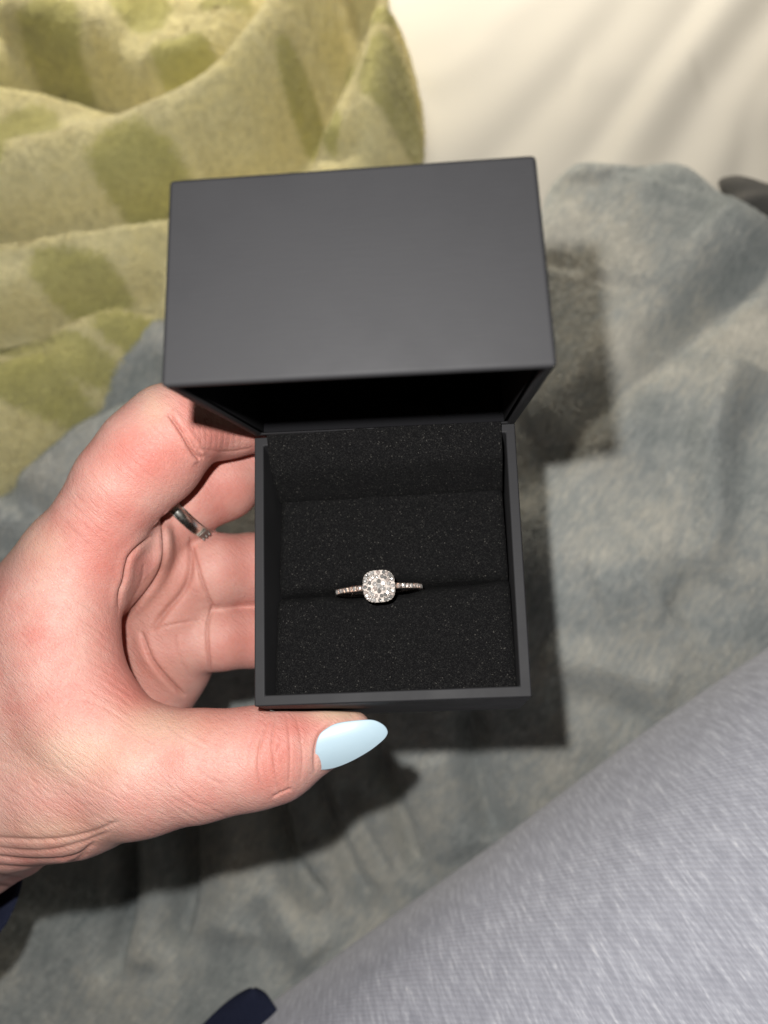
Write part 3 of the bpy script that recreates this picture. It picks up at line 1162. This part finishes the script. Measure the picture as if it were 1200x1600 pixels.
# ------------------------------------------------------------------ hand
def build_hand():
    def S(x, y, d, r):
        return (at(x, y, d), r)
    groups = {}
    # chains of (pixel, depth, radius mm): bones of the hand where they lie
    thumb = [S(548, 1143, 164.5, 4.6), S(505, 1150, 163.4, 6.4), S(432, 1177, 161, 9.4), S(385, 1186, 160, 9.9), S(310, 1196, 159.5, 10.9), S(225, 1203, 160.5, 12.6),
             S(120, 1215, 166, 16.0), S(-30, 1225, 176, 21)]
    bulge = [S(236, 735, 167, 8.6), S(250, 728, 167, 8.4)]
    index = [S(75, 935, 172, 11.5), S(122, 878, 167, 10.8), S(190, 756, 164, 9.7), S(228, 708, 164, 9.8), S(268, 674, 166, 9.9), S(300, 660, 170, 9.0), S(345, 655, 176, 8.8), S(430, 652, 184, 8.0), S(540, 650, 188, 6.6)]
    middle = [S(205, 880, 190, 11), S(245, 818, 186, 9.8), S(292, 776, 187, 9.5), S(346, 752, 191, 9.5), S(385, 715, 196, 8.9), S(470, 660, 203, 8.0), S(560, 640, 207, 6.6)]
    ringf = [S(225, 925, 193, 11), S(285, 897, 190, 9.2), S(335, 892, 190.5, 9.0), S(396, 889, 196, 8.8), S(450, 888, 206, 8.6), S(560, 880, 216, 7.8), S(620, 876, 216, 6.6)]
    pinky = [S(240, 1000, 193, 10), S(295, 1000, 190, 8.0), S(345, 998, 190.5, 7.5), S(396, 995, 195, 7.4), S(440, 992, 203, 7.2), S(520, 985, 213, 6.6), S(580, 980, 214, 5.6)]
    palm_chains = [
        [S(122, 878, 172, 11), S(0, 1050, 184, 15), S(-120, 1200, 194, 19)],
        [S(205, 880, 194, 11.5), S(90, 1010, 198, 15), S(-100, 1210, 200, 19)],
        [S(235, 930, 196, 11.5), S(130, 1060, 202, 15), S(-80, 1230, 204, 19)],
        [S(255, 1000, 196, 11.0), S(170, 1100, 202, 14), S(-50, 1240, 206, 19)],
        [S(282, 1012, 193, 7.6), S(265, 1040, 195, 8.6), S(225, 1085, 198, 10.5), S(150, 1130, 202, 14)],
        [S(238, 1078, 192, 7.6), S(200, 1120, 196, 12)],
        # pads at the roots of the fingers
        [S(238, 858, 189, 9.0), S(258, 905, 190, 9.0), S(270, 950, 190.5, 8.8), S(266, 1005, 191, 8.4), S(258, 1040, 193, 8.0)],
        # ball under the index and middle fingers
        [S(190, 880, 178, 8.5), S(215, 850, 176, 8.0)],
    ]
    web = [
        [S(122, 880, 168, 10.6), S(92, 950, 165, 10.4), S(92, 1020, 163, 10.4), S(108, 1090, 162, 10.4), S(145, 1150, 161, 11.0), S(215, 1206, 160.5, 12.0)],
        [S(65, 985, 171, 13.5), S(45, 1090, 170, 14), S(75, 1175, 169, 15)],
        [S(-20, 1080, 180, 17), S(-20, 1170, 178, 20)],
    ]
    arm = [[S(-30, 1225, 184, 22), S(-140, 1290, 200, 24), S(-420, 1440, 238, 28), S(-760, 1640, 280, 34)],
           [S(20, 1290, 188, 12), S(-60, 1300, 192, 16), S(-200, 1370, 212, 22)]]

    lo = np.array([-165.0, -140.0, -90.0])
    hi = np.array([20.0, 30.0, 24.0])
    st = 0.55
    nx, ny, nz = [int(v) for v in np.ceil((hi - lo) / st)]
    gx = lo[0] + st * np.arange(nx, dtype=np.float32)
    gy = lo[1] + st * np.arange(ny, dtype=np.float32)
    gz = lo[2] + st * np.arange(nz, dtype=np.float32)
    BIG = np.float32(40.0)

    def cone(field, A, ra, B, rb, k):
        m = max(ra, rb) + max(k, 2.0) + 2.0
        a0 = np.minimum(A, B) - m
        a1 = np.maximum(A, B) + m
        sl = []
        for g, x0, x1 in ((gx, a0[0], a1[0]), (gy, a0[1], a1[1]), (gz, a0[2], a1[2])):
            i0, i1 = np.searchsorted(g, x0), np.searchsorted(g, x1)
            if i1 <= i0:
                return
            sl.append(slice(i0, i1))
        X = gx[sl[0]][:, None, None]
        Y = gy[sl[1]][None, :, None]
        Z = gz[sl[2]][None, None, :]
        ab = (B - A).astype(np.float32)
        L2 = float(ab @ ab)
        t = ((X - A[0]) * ab[0] + (Y - A[1]) * ab[1] + (Z - A[2]) * ab[2]) / L2
        np.clip(t, 0, 1, out=t)
        d = np.sqrt((X - A[0] - t * ab[0]) ** 2 + (Y - A[1] - t * ab[1]) ** 2 + (Z - A[2] - t * ab[2]) ** 2) - (ra + (rb - ra) * t)
        f = field[tuple(sl)]
        if k > 0:
            h = np.clip(k - np.abs(d - f), 0, None) / k
            f[...] = np.minimum(d, f) - h * h * (k * 0.25)
        else:
            f[...] = np.minimum(d, f)

    def chain(ch, k, field=None):
        if field is None:
            field = np.full((nx, ny, nz), BIG, dtype=np.float32)
        for i in range(len(ch) - 1):
            cone(field, ch[i][0], ch[i][1], ch[i + 1][0], ch[i + 1][1], k)
        return field

    def smin(a, b, k):
        h = np.clip(k - np.abs(a - b), 0, None) / k
        return np.minimum(a, b) - h * h * (k * 0.25)

    palm = None
    for ch in palm_chains:
        palm = chain(ch, 6.0, palm)
    for ch in arm:
        palm = chain(ch, 6.0, palm)
    body = palm
    wf = None
    for ch in web:
        wf = chain(ch, 7.0, wf)
    wf = chain(thumb, 3.0, wf)
    body = smin(body, wf, 5.0)
    fi = chain(index, 2.5)
    fi = chain(bulge, 4.0, fi)
    # index blends with the web and the palm, the others only with the palm
    body = smin(body, fi, 4.0)
    fm = chain(middle, 2.5)
    body2 = smin(body, fm, 1.6)
    fr = chain(ringf, 2.5)
    body2 = smin(body2, fr, 1.4)
    fp = chain(pinky, 2.5)
    body2 = smin(body2, fp, 1.2)
    fld = body2
    # flesh pressed flat by the box
    X = gx[:, None, None]
    Y = gy[None, :, None]
    Z = gz[None, None, :]
    i0 = np.searchsorted(gx, -32.0)
    qx = np.maximum(-27.8 - X[i0:], X[i0:] - 27.6)
    qy = np.maximum(-57.1 - Y, Y - 0.5)
    qz = np.maximum(-36.3 - Z, Z - 0.5)
    bx = np.maximum(np.maximum(qx, qy), qz)
    fld[i0:] = np.maximum(fld[i0:], -bx)

    # ---- surface nets
    ins = fld < 0
    c = np.zeros((nx - 1, ny - 1, nz - 1), np.int8)
    for dx in (0, 1):
        for dy in (0, 1):
            for dz in (0, 1):
                c += ins[dx:nx - 1 + dx, dy:ny - 1 + dy, dz:nz - 1 + dz]
    act = (c > 0) & (c < 8)
    ids = np.full(act.shape, -1, np.int32)
    I = np.argwhere(act)
    ids[act] = np.arange(len(I))
    acc = np.zeros((len(I), 3))
    cnt = np.zeros(len(I))
    corners = [(0, 0, 0), (1, 0, 0), (0, 1, 0), (1, 1, 0), (0, 0, 1), (1, 0, 1), (0, 1, 1), (1, 1, 1)]
    vals = [fld[I[:, 0] + a, I[:, 1] + b, I[:, 2] + g] for a, b, g in corners]
    for a in range(8):
        for b in range(a + 1, 8):
            if sum(abs(corners[a][k] - corners[b][k]) for k in range(3)) != 1:
                continue
            va, vb = vals[a], vals[b]
            m = (va < 0) != (vb < 0)
            t = np.where(m, va / np.where(np.abs(va - vb) < 1e-9, 1, va - vb), 0)
            pa, pb = np.array(corners[a]), np.array(corners[b])
            p = pa + t[:, None] * (pb - pa)
            acc[m] += p[m]
            cnt[m] += 1
    V = lo + st * (I + acc / cnt[:, None])
    Fs = []
    for axis in range(3):
        s0 = [slice(1, -1)] * 3
        a_sl = [slice(1, n_ - 1) for n_ in (nx, ny, nz)]
        b_sl = list(a_sl)
        a_sl[axis] = slice(0, (nx, ny, nz)[axis] - 1)
        b_sl[axis] = slice(1, (nx, ny, nz)[axis])
        A, B = ins[tuple(a_sl)], ins[tuple(b_sl)]
        e = np.argwhere(A != B)
        off = np.array([1, 1, 1])
        off[axis] = 0
        e2 = e + off
        flip = A[e[:, 0], e[:, 1], e[:, 2]]
        u, v = (axis + 1) % 3, (axis + 2) % 3
        q = []
        for du, dv in ((0, 0), (-1, 0), (-1, -1), (0, -1)):
            k = e2.copy()
            k[:, u] += du
            k[:, v] += dv
            q.append(ids[k[:, 0], k[:, 1], k[:, 2]])
        q = np.stack(q, 1)
        q[~flip] = q[~flip][:, ::-1]
        Fs.append(q)
    F = np.vstack(Fs)
    F = F[(F >= 0).all(1)]
    # light smoothing
    E = np.vstack([F[:, [0, 1]], F[:, [1, 2]], F[:, [2, 3]], F[:, [3, 0]]])
    deg = np.bincount(E.ravel(), minlength=len(V)).astype(float)

    def relax(V, lam, n):
        for _ in range(n):
            sm = np.zeros_like(V)
            for k in range(3):
                sm[:, k] = np.bincount(E[:, 0], V[E[:, 1], k], len(V)) + np.bincount(E[:, 1], V[E[:, 0], k], len(V))
            V = V + lam * (sm / deg[:, None] - V)
        return V

    V = relax(V, 0.5, 5)
    # split every quad in four
    Es = np.sort(E, 1)
    key = Es[:, 0].astype(np.int64) * len(V) + Es[:, 1]
    uk, inv = np.unique(key, return_inverse=True)
    mid = 0.5 * (V[uk // len(V)] + V[uk % len(V)])
    nv, ne, nf = len(V), len(uk), len(F)
    fc = V[F].mean(1)
    em = nv + inv.reshape(4, nf).T
    cf = nv + ne + np.arange(nf)
    F = np.vstack([np.stack([F[:, k], em[:, k], cf, em[:, (k + 3) % 4]], 1) for k in range(4)])
    V = np.vstack([V, mid, fc])
    E = np.vstack([F[:, [0, 1]], F[:, [1, 2]], F[:, [2, 3]], F[:, [3, 0]]])
    deg = np.bincount(E.ravel(), minlength=len(V)).astype(float)
    V = relax(V, 0.5, 3)

    def normals(V):
        fn = np.cross(V[F[:, 2]] - V[F[:, 0]], V[F[:, 3]] - V[F[:, 1]])
        nn = np.zeros_like(V)
        for k in range(4):
            for a in range(3):
                nn[:, a] += np.bincount(F[:, k], fn[:, a], len(V))
        return nn / (np.linalg.norm(nn, axis=1, keepdims=True) + 1e-12)

    Nn = normals(V)
    px, py, dep = proj(V)
    P2 = np.c_[px, py]
    vd = CAM - V
    vd /= np.linalg.norm(vd, axis=1, keepdims=True)
    facing = (Nn * vd).sum(1)
    if facing[(px > 0) & (px < 200) & (dep < 165)].mean() < 0:
        F = F[:, ::-1].copy()
        Nn, facing = -Nn, -facing
    vis = np.clip(facing * 3 + 0.2, 0, 1)
    disp = np.zeros(len(V))
    broad = np.zeros(len(V))

    def crease(pts, w, a, d0=0, d1=400, rim=0.35):
        poly = smooth_poly(pts, 2)
        b0, b1 = poly.min(0) - 9 * w, poly.max(0) + 9 * w
        m = (px > b0[0]) & (px < b1[0]) & (py > b0[1]) & (py < b1[1]) & (dep > d0) & (dep < d1) & (facing > -0.1)
        if not m.any():
            return
        d, s, fr = seg_dist(P2[m], poly)
        tp = np.clip(np.minimum(fr, 1 - fr) * 5, 0, 1)
        disp[m] -= a * tp * np.exp(-(d / w) ** 2) * vis[m]
        broad[m] += rim * a * tp * np.exp(-((d - 3.2 * w) / (2.6 * w)) ** 2) * vis[m]

    # palm folds
    crease([(250, 785), (258, 850), (255, 882), (240, 912), (215, 942), (190, 970)], 2.6, 1.1, 165, 400, 0.35)
    crease([(236, 838), (203, 865), (197, 885), (194, 908), (186, 925), (186, 950)], 2.4, 0.8, 158, 400, 0.35)
    crease([(297, 845), (300, 885), (290, 922), (262, 952), (236, 985)], 5.0, 0.7, 170, 400, 0.2)
    crease([(220, 985), (235, 1030), (260, 1060), (290, 1088)], 2.6, 0.8, 168, 400, 0.35)
    crease([(297, 838), (310, 890), (324, 932), (334, 950)], 2.4, 0.6, 172, 400, 0.2)
    crease([(334, 945), (323, 975), (324, 1010), (329, 1050)], 2.4, 0.6, 172, 400, 0.2)
    crease([(225, 986), (270, 975), (322, 967)], 2.0, 0.2, 170, 400, 0.2)
    crease([(225, 880), (222, 910), (205, 935)], 2.0, 0.15, 165, 400, 0.2)
    crease([(275, 990), (282, 1030), (300, 1062)], 2.2, 0.15, 168, 400, 0.2)
    # index: folds of the bent joint and its base
    crease([(262, 645), (284, 675), (300, 706), (313, 718)], 2.6, 0.9, 140, 178, 0.35)
    crease([(286, 668), (303, 695), (318, 718)], 2.0, 0.4, 140, 178, 0.2)
    crease([(308, 700), (350, 708), (396, 700)], 2.0, 0.2, 150, 182, 0.2)
    for k in range(9):                                        # fine wrinkles at the PIP fold
        x = 300 + 9 * k
        crease([(x, 650), (x + 6, 680), (x + 2, 706)], 1.6, 0.05, 150, 182, 0.2)
    for k in range(16):                                        # fine lines over the index knuckle
        x = 105 + 11 * k + rng.uniform(-3, 3)
        y = 812 - 1.05 * (x - 105)
        crease([(x - 22, y - 12), (x + 20, y + 30), (x + 52, y + 52)], 1.6, rng.uniform(0.02, 0.07), 140, 176, 0.2)
    # thumb: wrinkles over the joint
    for pts, a in (([(418, 1125), (405, 1165), (402, 1210), (412, 1240)], 0.35), ([(432, 1118), (424, 1160), (430, 1210), (440, 1246)], 0.30),
                   ([(448, 1116), (452, 1150), (454, 1190), (450, 1235)], 0.22), ([(462, 1118), (470, 1150), (474, 1190), (468, 1225)], 0.16),
                   ([(396, 1140), (388, 1170), (390, 1205)], 0.15), ([(440, 1160), (425, 1185), (440, 1215)], 0.2),
                   ([(425, 1246), (440, 1238), (456, 1232)], 0.5)):
        crease(pts, 1.8, a * 0.65, 130, 172, 0.25)
    # wrist folds below the thumb
    for k in range(6):
        y = 1290 + 16 * k
        crease([(200 - 22 * k + rng.uniform(-14, 14), y - 8), (150 - 14 * k, y + 12 + rng.uniform(-5, 5)), (80 - 10 * k, y + 22 + rng.uniform(-5, 5)), (-20, y + 18 - 2 * k)], 3.2, rng.uniform(0.22, 0.48), 130, 215, 0.4)
    # fold of skin round the nail
    crease([(522, 1131), (508, 1138), (496, 1151), (491, 1177), (492, 1208)], 2.6, 0.35, 130, 172, 0.5)
    # lines fanning over the web and the thumb base
    for k in range(120):
        x = rng.uniform(-20, 340)
        y = rng.uniform(1120, 1275)
        L = rng.uniform(25, 80)
        crease([(x, y), (x + L * 0.5, y + L * 0.40), (x + L, y + L * 0.62)], rng.uniform(1.4, 2.0), rng.uniform(0.02, 0.055), 130, 190, 0.3)
    for k in range(22):
        t = k / 21
        x, y = 60 + 60 * t + rng.uniform(-12, 12), 870 + 230 * t + rng.uniform(-10, 10)
        crease([(x, y), (x + 45, y + 12), (x + 95, y + 50)], 1.7, rng.uniform(0.03, 0.08), 130, 178, 0.3)
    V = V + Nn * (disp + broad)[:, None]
    V = relax(V, 0.15, 1)

    # ---- skin colour, with crease shade and some highlights painted in
    def blob(lst, d0=0, d1=400):
        o = np.zeros(len(V))
        for x, y, rx, ry, a in lst:
            o = np.maximum(o, a * np.exp(-((px - x) / rx) ** 2 - ((py - y) / ry) ** 2))
        return o * ((dep > d0) & (dep < d1))

    red = 1.25 * blob([(235, 715, 75, 60, .55), (320, 665, 70, 60, .40), (165, 870, 45, 60, .42), (215, 1070, 45, 60, .55), (170, 960, 30, 70, .35), (432, 1180, 40, 60, .50),
                (470, 1135, 42, 30, .55), (330, 1125, 60, 22, .35), (195, 800, 60, 40, .25), (120, 1100, 70, 50, .15)], 120, 182)
    pale = blob([(530, 1113, 46, 14, .75), (60, 850, 40, 40, .25), (240, 635, 22, 30, .35), (250, 1130, 80, 32, .40), (120, 1180, 100, 45, .42), (90, 1300, 90, 30, .35)], 120, 182)  # blanched skin by the nail; highlights painted on thumb base and wrist
    red = np.maximum(red, blob([(385, 880, 45, 45, .45), (380, 1000, 40, 40, .45), (360, 765, 50, 45, .40), (300, 900, 30, 40, .25)], 172, 225))
    palmc = blob([(250, 930, 75, 120, .8), (250, 1060, 70, 60, .75)], 172, 230)
    palmc = np.maximum(palmc, blob([(345, 780, 60, 50, .25), (360, 890, 70, 60, .25), (360, 1000, 60, 60, .35)], 172, 230))
    crease_shade = np.clip(-disp * 0.6, 0, 0.5)  # painted shade, stronger the deeper the crease
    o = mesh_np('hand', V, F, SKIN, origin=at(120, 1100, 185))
    for nme, arr in (('red', red), ('pale', pale), ('palm', palmc), ('dark', crease_shade)):
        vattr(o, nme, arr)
    tag(o, 'left hand with a pale blue thumb nail gripping the ring box from the left', 'hand')
    print('hand verts', len(V))
    return o, V


HAND, HV = build_hand()


def build_nail():
    out = [(491.7, 1177), (493, 1163), (497, 1150), (502, 1143), (510, 1137.5), (518, 1132.5), (527, 1129), (541, 1126.5), (557, 1125), (569, 1124), (580, 1123.7), (588, 1125.5), (595, 1129),
           (601, 1133), (605, 1138), (607, 1143), (606.7, 1147), (604, 1152), (600, 1156.7), (592, 1163.5), (581.7, 1171.7), (570, 1179), (556.7, 1186.7), (544, 1193),
           (531.7, 1198), (521, 1201.5), (510, 1203.7), (500, 1204.3), (493.5, 1203), (492.5, 1196), (493.5, 1188)]
    p = np.array(out)
    p = smooth_poly(np.vstack([p, p[:1]]), 1)[:-1]
    c = np.array([545.0, 1161.0])
    Ldir = np.array([113, -33]) / 117.7
    Pdir = np.array([33, 113]) / 117.7
    D0 = 155.7
    rings = 12
    V = []

    def pt(q):
        s, t = (q - c) @ Ldir, (q - c) @ Pdir
        sm, tm = s * D0 / F_PX, t * D0 / F_PX
        d = D0 + 0.16 * tm + tm * tm / 14.0 + 0.10 * sm + max(0.0, sm) ** 2 / 60.0
        if sm < -6.0:
            d += 0.16 * (-6.0 - sm) ** 2
        return at(q[0], q[1], d)
    n = len(p)
    for k in range(1, rings + 1):
        f = (k / rings) ** 0.8
        for q in p:
            V.append(pt(c + (q - c) * f))
    V.append(pt(c))
    F = []
    for k in range(rings - 1):
        for j in range(n):
            F.append((k * n + j, (k + 1) * n + j, (k + 1) * n + (j + 1) % n, k * n + (j + 1) % n))
    for j in range(n):
        F.append((len(V) - 1, j, (j + 1) % n))
    o = mesh_np('thumb_nail', V, F, POLISH, HAND, True, origin=np.array(parent_origin(HAND)))
    bm = bmesh.new()
    bm.from_mesh(o.data)
    bmesh.ops.recalc_face_normals(bm, faces=bm.faces)
    if bm.faces[0].normal.dot(Vector(CAM)) < 0:
        bmesh.ops.reverse_faces(bm, faces=bm.faces)
    bm.to_mesh(o.data)
    bm.free()
    m = o.modifiers.new('thick', 'SOLIDIFY')
    m.thickness = 0.7 * MM
    m.offset = -1
    m = o.modifiers.new('round', 'SUBSURF')
    m.levels = m.render_levels = 2
    o['label'] = 'pale blue almond shaped thumb nail'
    # how far the flesh stands before the nail
    hx, hy, hd = proj(HV)
    gap = []
    for q in p[::6]:
        m_ = (np.hypot(hx - q[0], hy - q[1]) < 6) & (hd < 175)
        if m_.any():
            gap.append((round(float(q[0])), round(float(q[1])), round(float(hd[m_].min() - proj(pt(q)[None])[2][0]), 1)))
    print('nail gaps', gap)


build_nail()


# ------------------------------------------------------------------ worn ring
def build_worn():
    A, B = at(245, 818, 186), at(292, 776, 187)
    c = A + (B - A) * 0.74
    axis = (B - A) / np.linalg.norm(B - A)
    view = CAM - c
    view /= np.linalg.norm(view)
    axis = axis + 0.05 * view
    axis /= np.linalg.norm(axis)
    r = empty('worn_ring', tuple(c))
    z = view - axis * (view @ axis)
    z /= np.linalg.norm(z)
    x = np.cross(axis, z)
    # local frame: y = finger axis, z = towards the viewer
    r.rotation_euler = Matrix([[x[k], axis[k], z[k]] for k in range(3)]).to_euler()
    tag(r, 'narrow silver ring with small claws worn at the base of the middle finger', 'ring')
    RR = 10.35
    prof = [(-0.4, -1.4), (0.30, -1.55), (0.48, -1.4), (0.40, -1.15), (0.26, -1.05), (0.26, 1.05), (0.40, 1.15), (0.48, 1.4), (0.30, 1.55), (-0.4, 1.4)]
    V, F = torus_band(RR, prof, 96)
    local_mesh('band', V, F, SILVER, r, True)
    # claws with a stone at the lower right end
    sgn = 1.0
    a = sgn * math.radians(62)
    test = c + x * RR * math.sin(a) + z * RR * math.cos(a)
    t0 = proj(test[None])
    if t0[0][0] < 285:
        a = -a
    for k in range(3):
        ak = a + (k - 1) * math.radians(7) * 0
        w = (-0.9, 0.0, 0.9)[k]
        base_p = np.array([(RR + 0.3) * math.sin(a), w, (RR + 0.3) * math.cos(a)])
        nrm = np.array([math.sin(a), 0, math.cos(a)])
        tn = np.array([math.cos(a), 0, -math.sin(a)])
        lp = []
        for h, rad in ((-0.3, 0.30), (0.5, 0.26), (0.9, 0.28), (1.1, 0.16)):
            lp.append([base_p + nrm * h + rad * (math.cos(q) * tn + math.sin(q) * np.array([0, 1, 0])) for q in np.linspace(0, 2 * np.pi, 8, endpoint=False)])
        V, F = loft(lp)
        local_mesh('claw', V, F, SETTING, r, True)
    # flat plate between band and claws
    lp = []
    for h in (0.35, 0.75):
        lp.append([np.array([(RR + h) * math.sin(a + da), w, (RR + h) * math.cos(a + da)]) for da, w in ((-0.16, -1.15), (0.12, -1.15), (0.12, 1.15), (-0.16, 1.15))])
    V, F = loft(lp)
    local_mesh('bezel', V, F, SETTING, r, False)


build_worn()


# ------------------------------------------------------------------ navy sleeve round the forearm (only its edge is in view)
def build_sleeve():
    pts = [(at(-95, 1330, 204), 27.5), (at(-140, 1350, 208), 29.0), (at(-250, 1400, 222), 31.5), (at(-420, 1480, 242), 34), (at(-760, 1660, 284), 40)]
    n = 64
    V, F = [], []
    loops = []
    for side in (1, 0):
        for i in (range(len(pts)) if side else reversed(range(len(pts)))):
            P, r = pts[i]
            j0, j1 = max(0, i - 1), min(len(pts) - 1, i + 1)
            ax = pts[j1][0] - pts[j0][0]
            ax /= np.linalg.norm(ax)
            u = np.cross(ax, (0, 0, 1.0))
            u /= np.linalg.norm(u)
            w = np.cross(u, ax)
            rr = r - (0 if side else 1.8)
            loops.append([P + (rr + 0.7 * math.sin(4 * a + i)) * (math.cos(a) * u + math.sin(a) * w) for a in np.linspace(0, 2 * np.pi, n, endpoint=False)])
    loops.append(loops[0])
    V, F = loft(loops, False, False)
    o = mesh_np('sleeve', V, F, NAVY, origin=pts[0][0])
    tag(o, 'dark navy sleeve edge below the wrist at the left edge of the picture', 'sleeve')


build_sleeve()
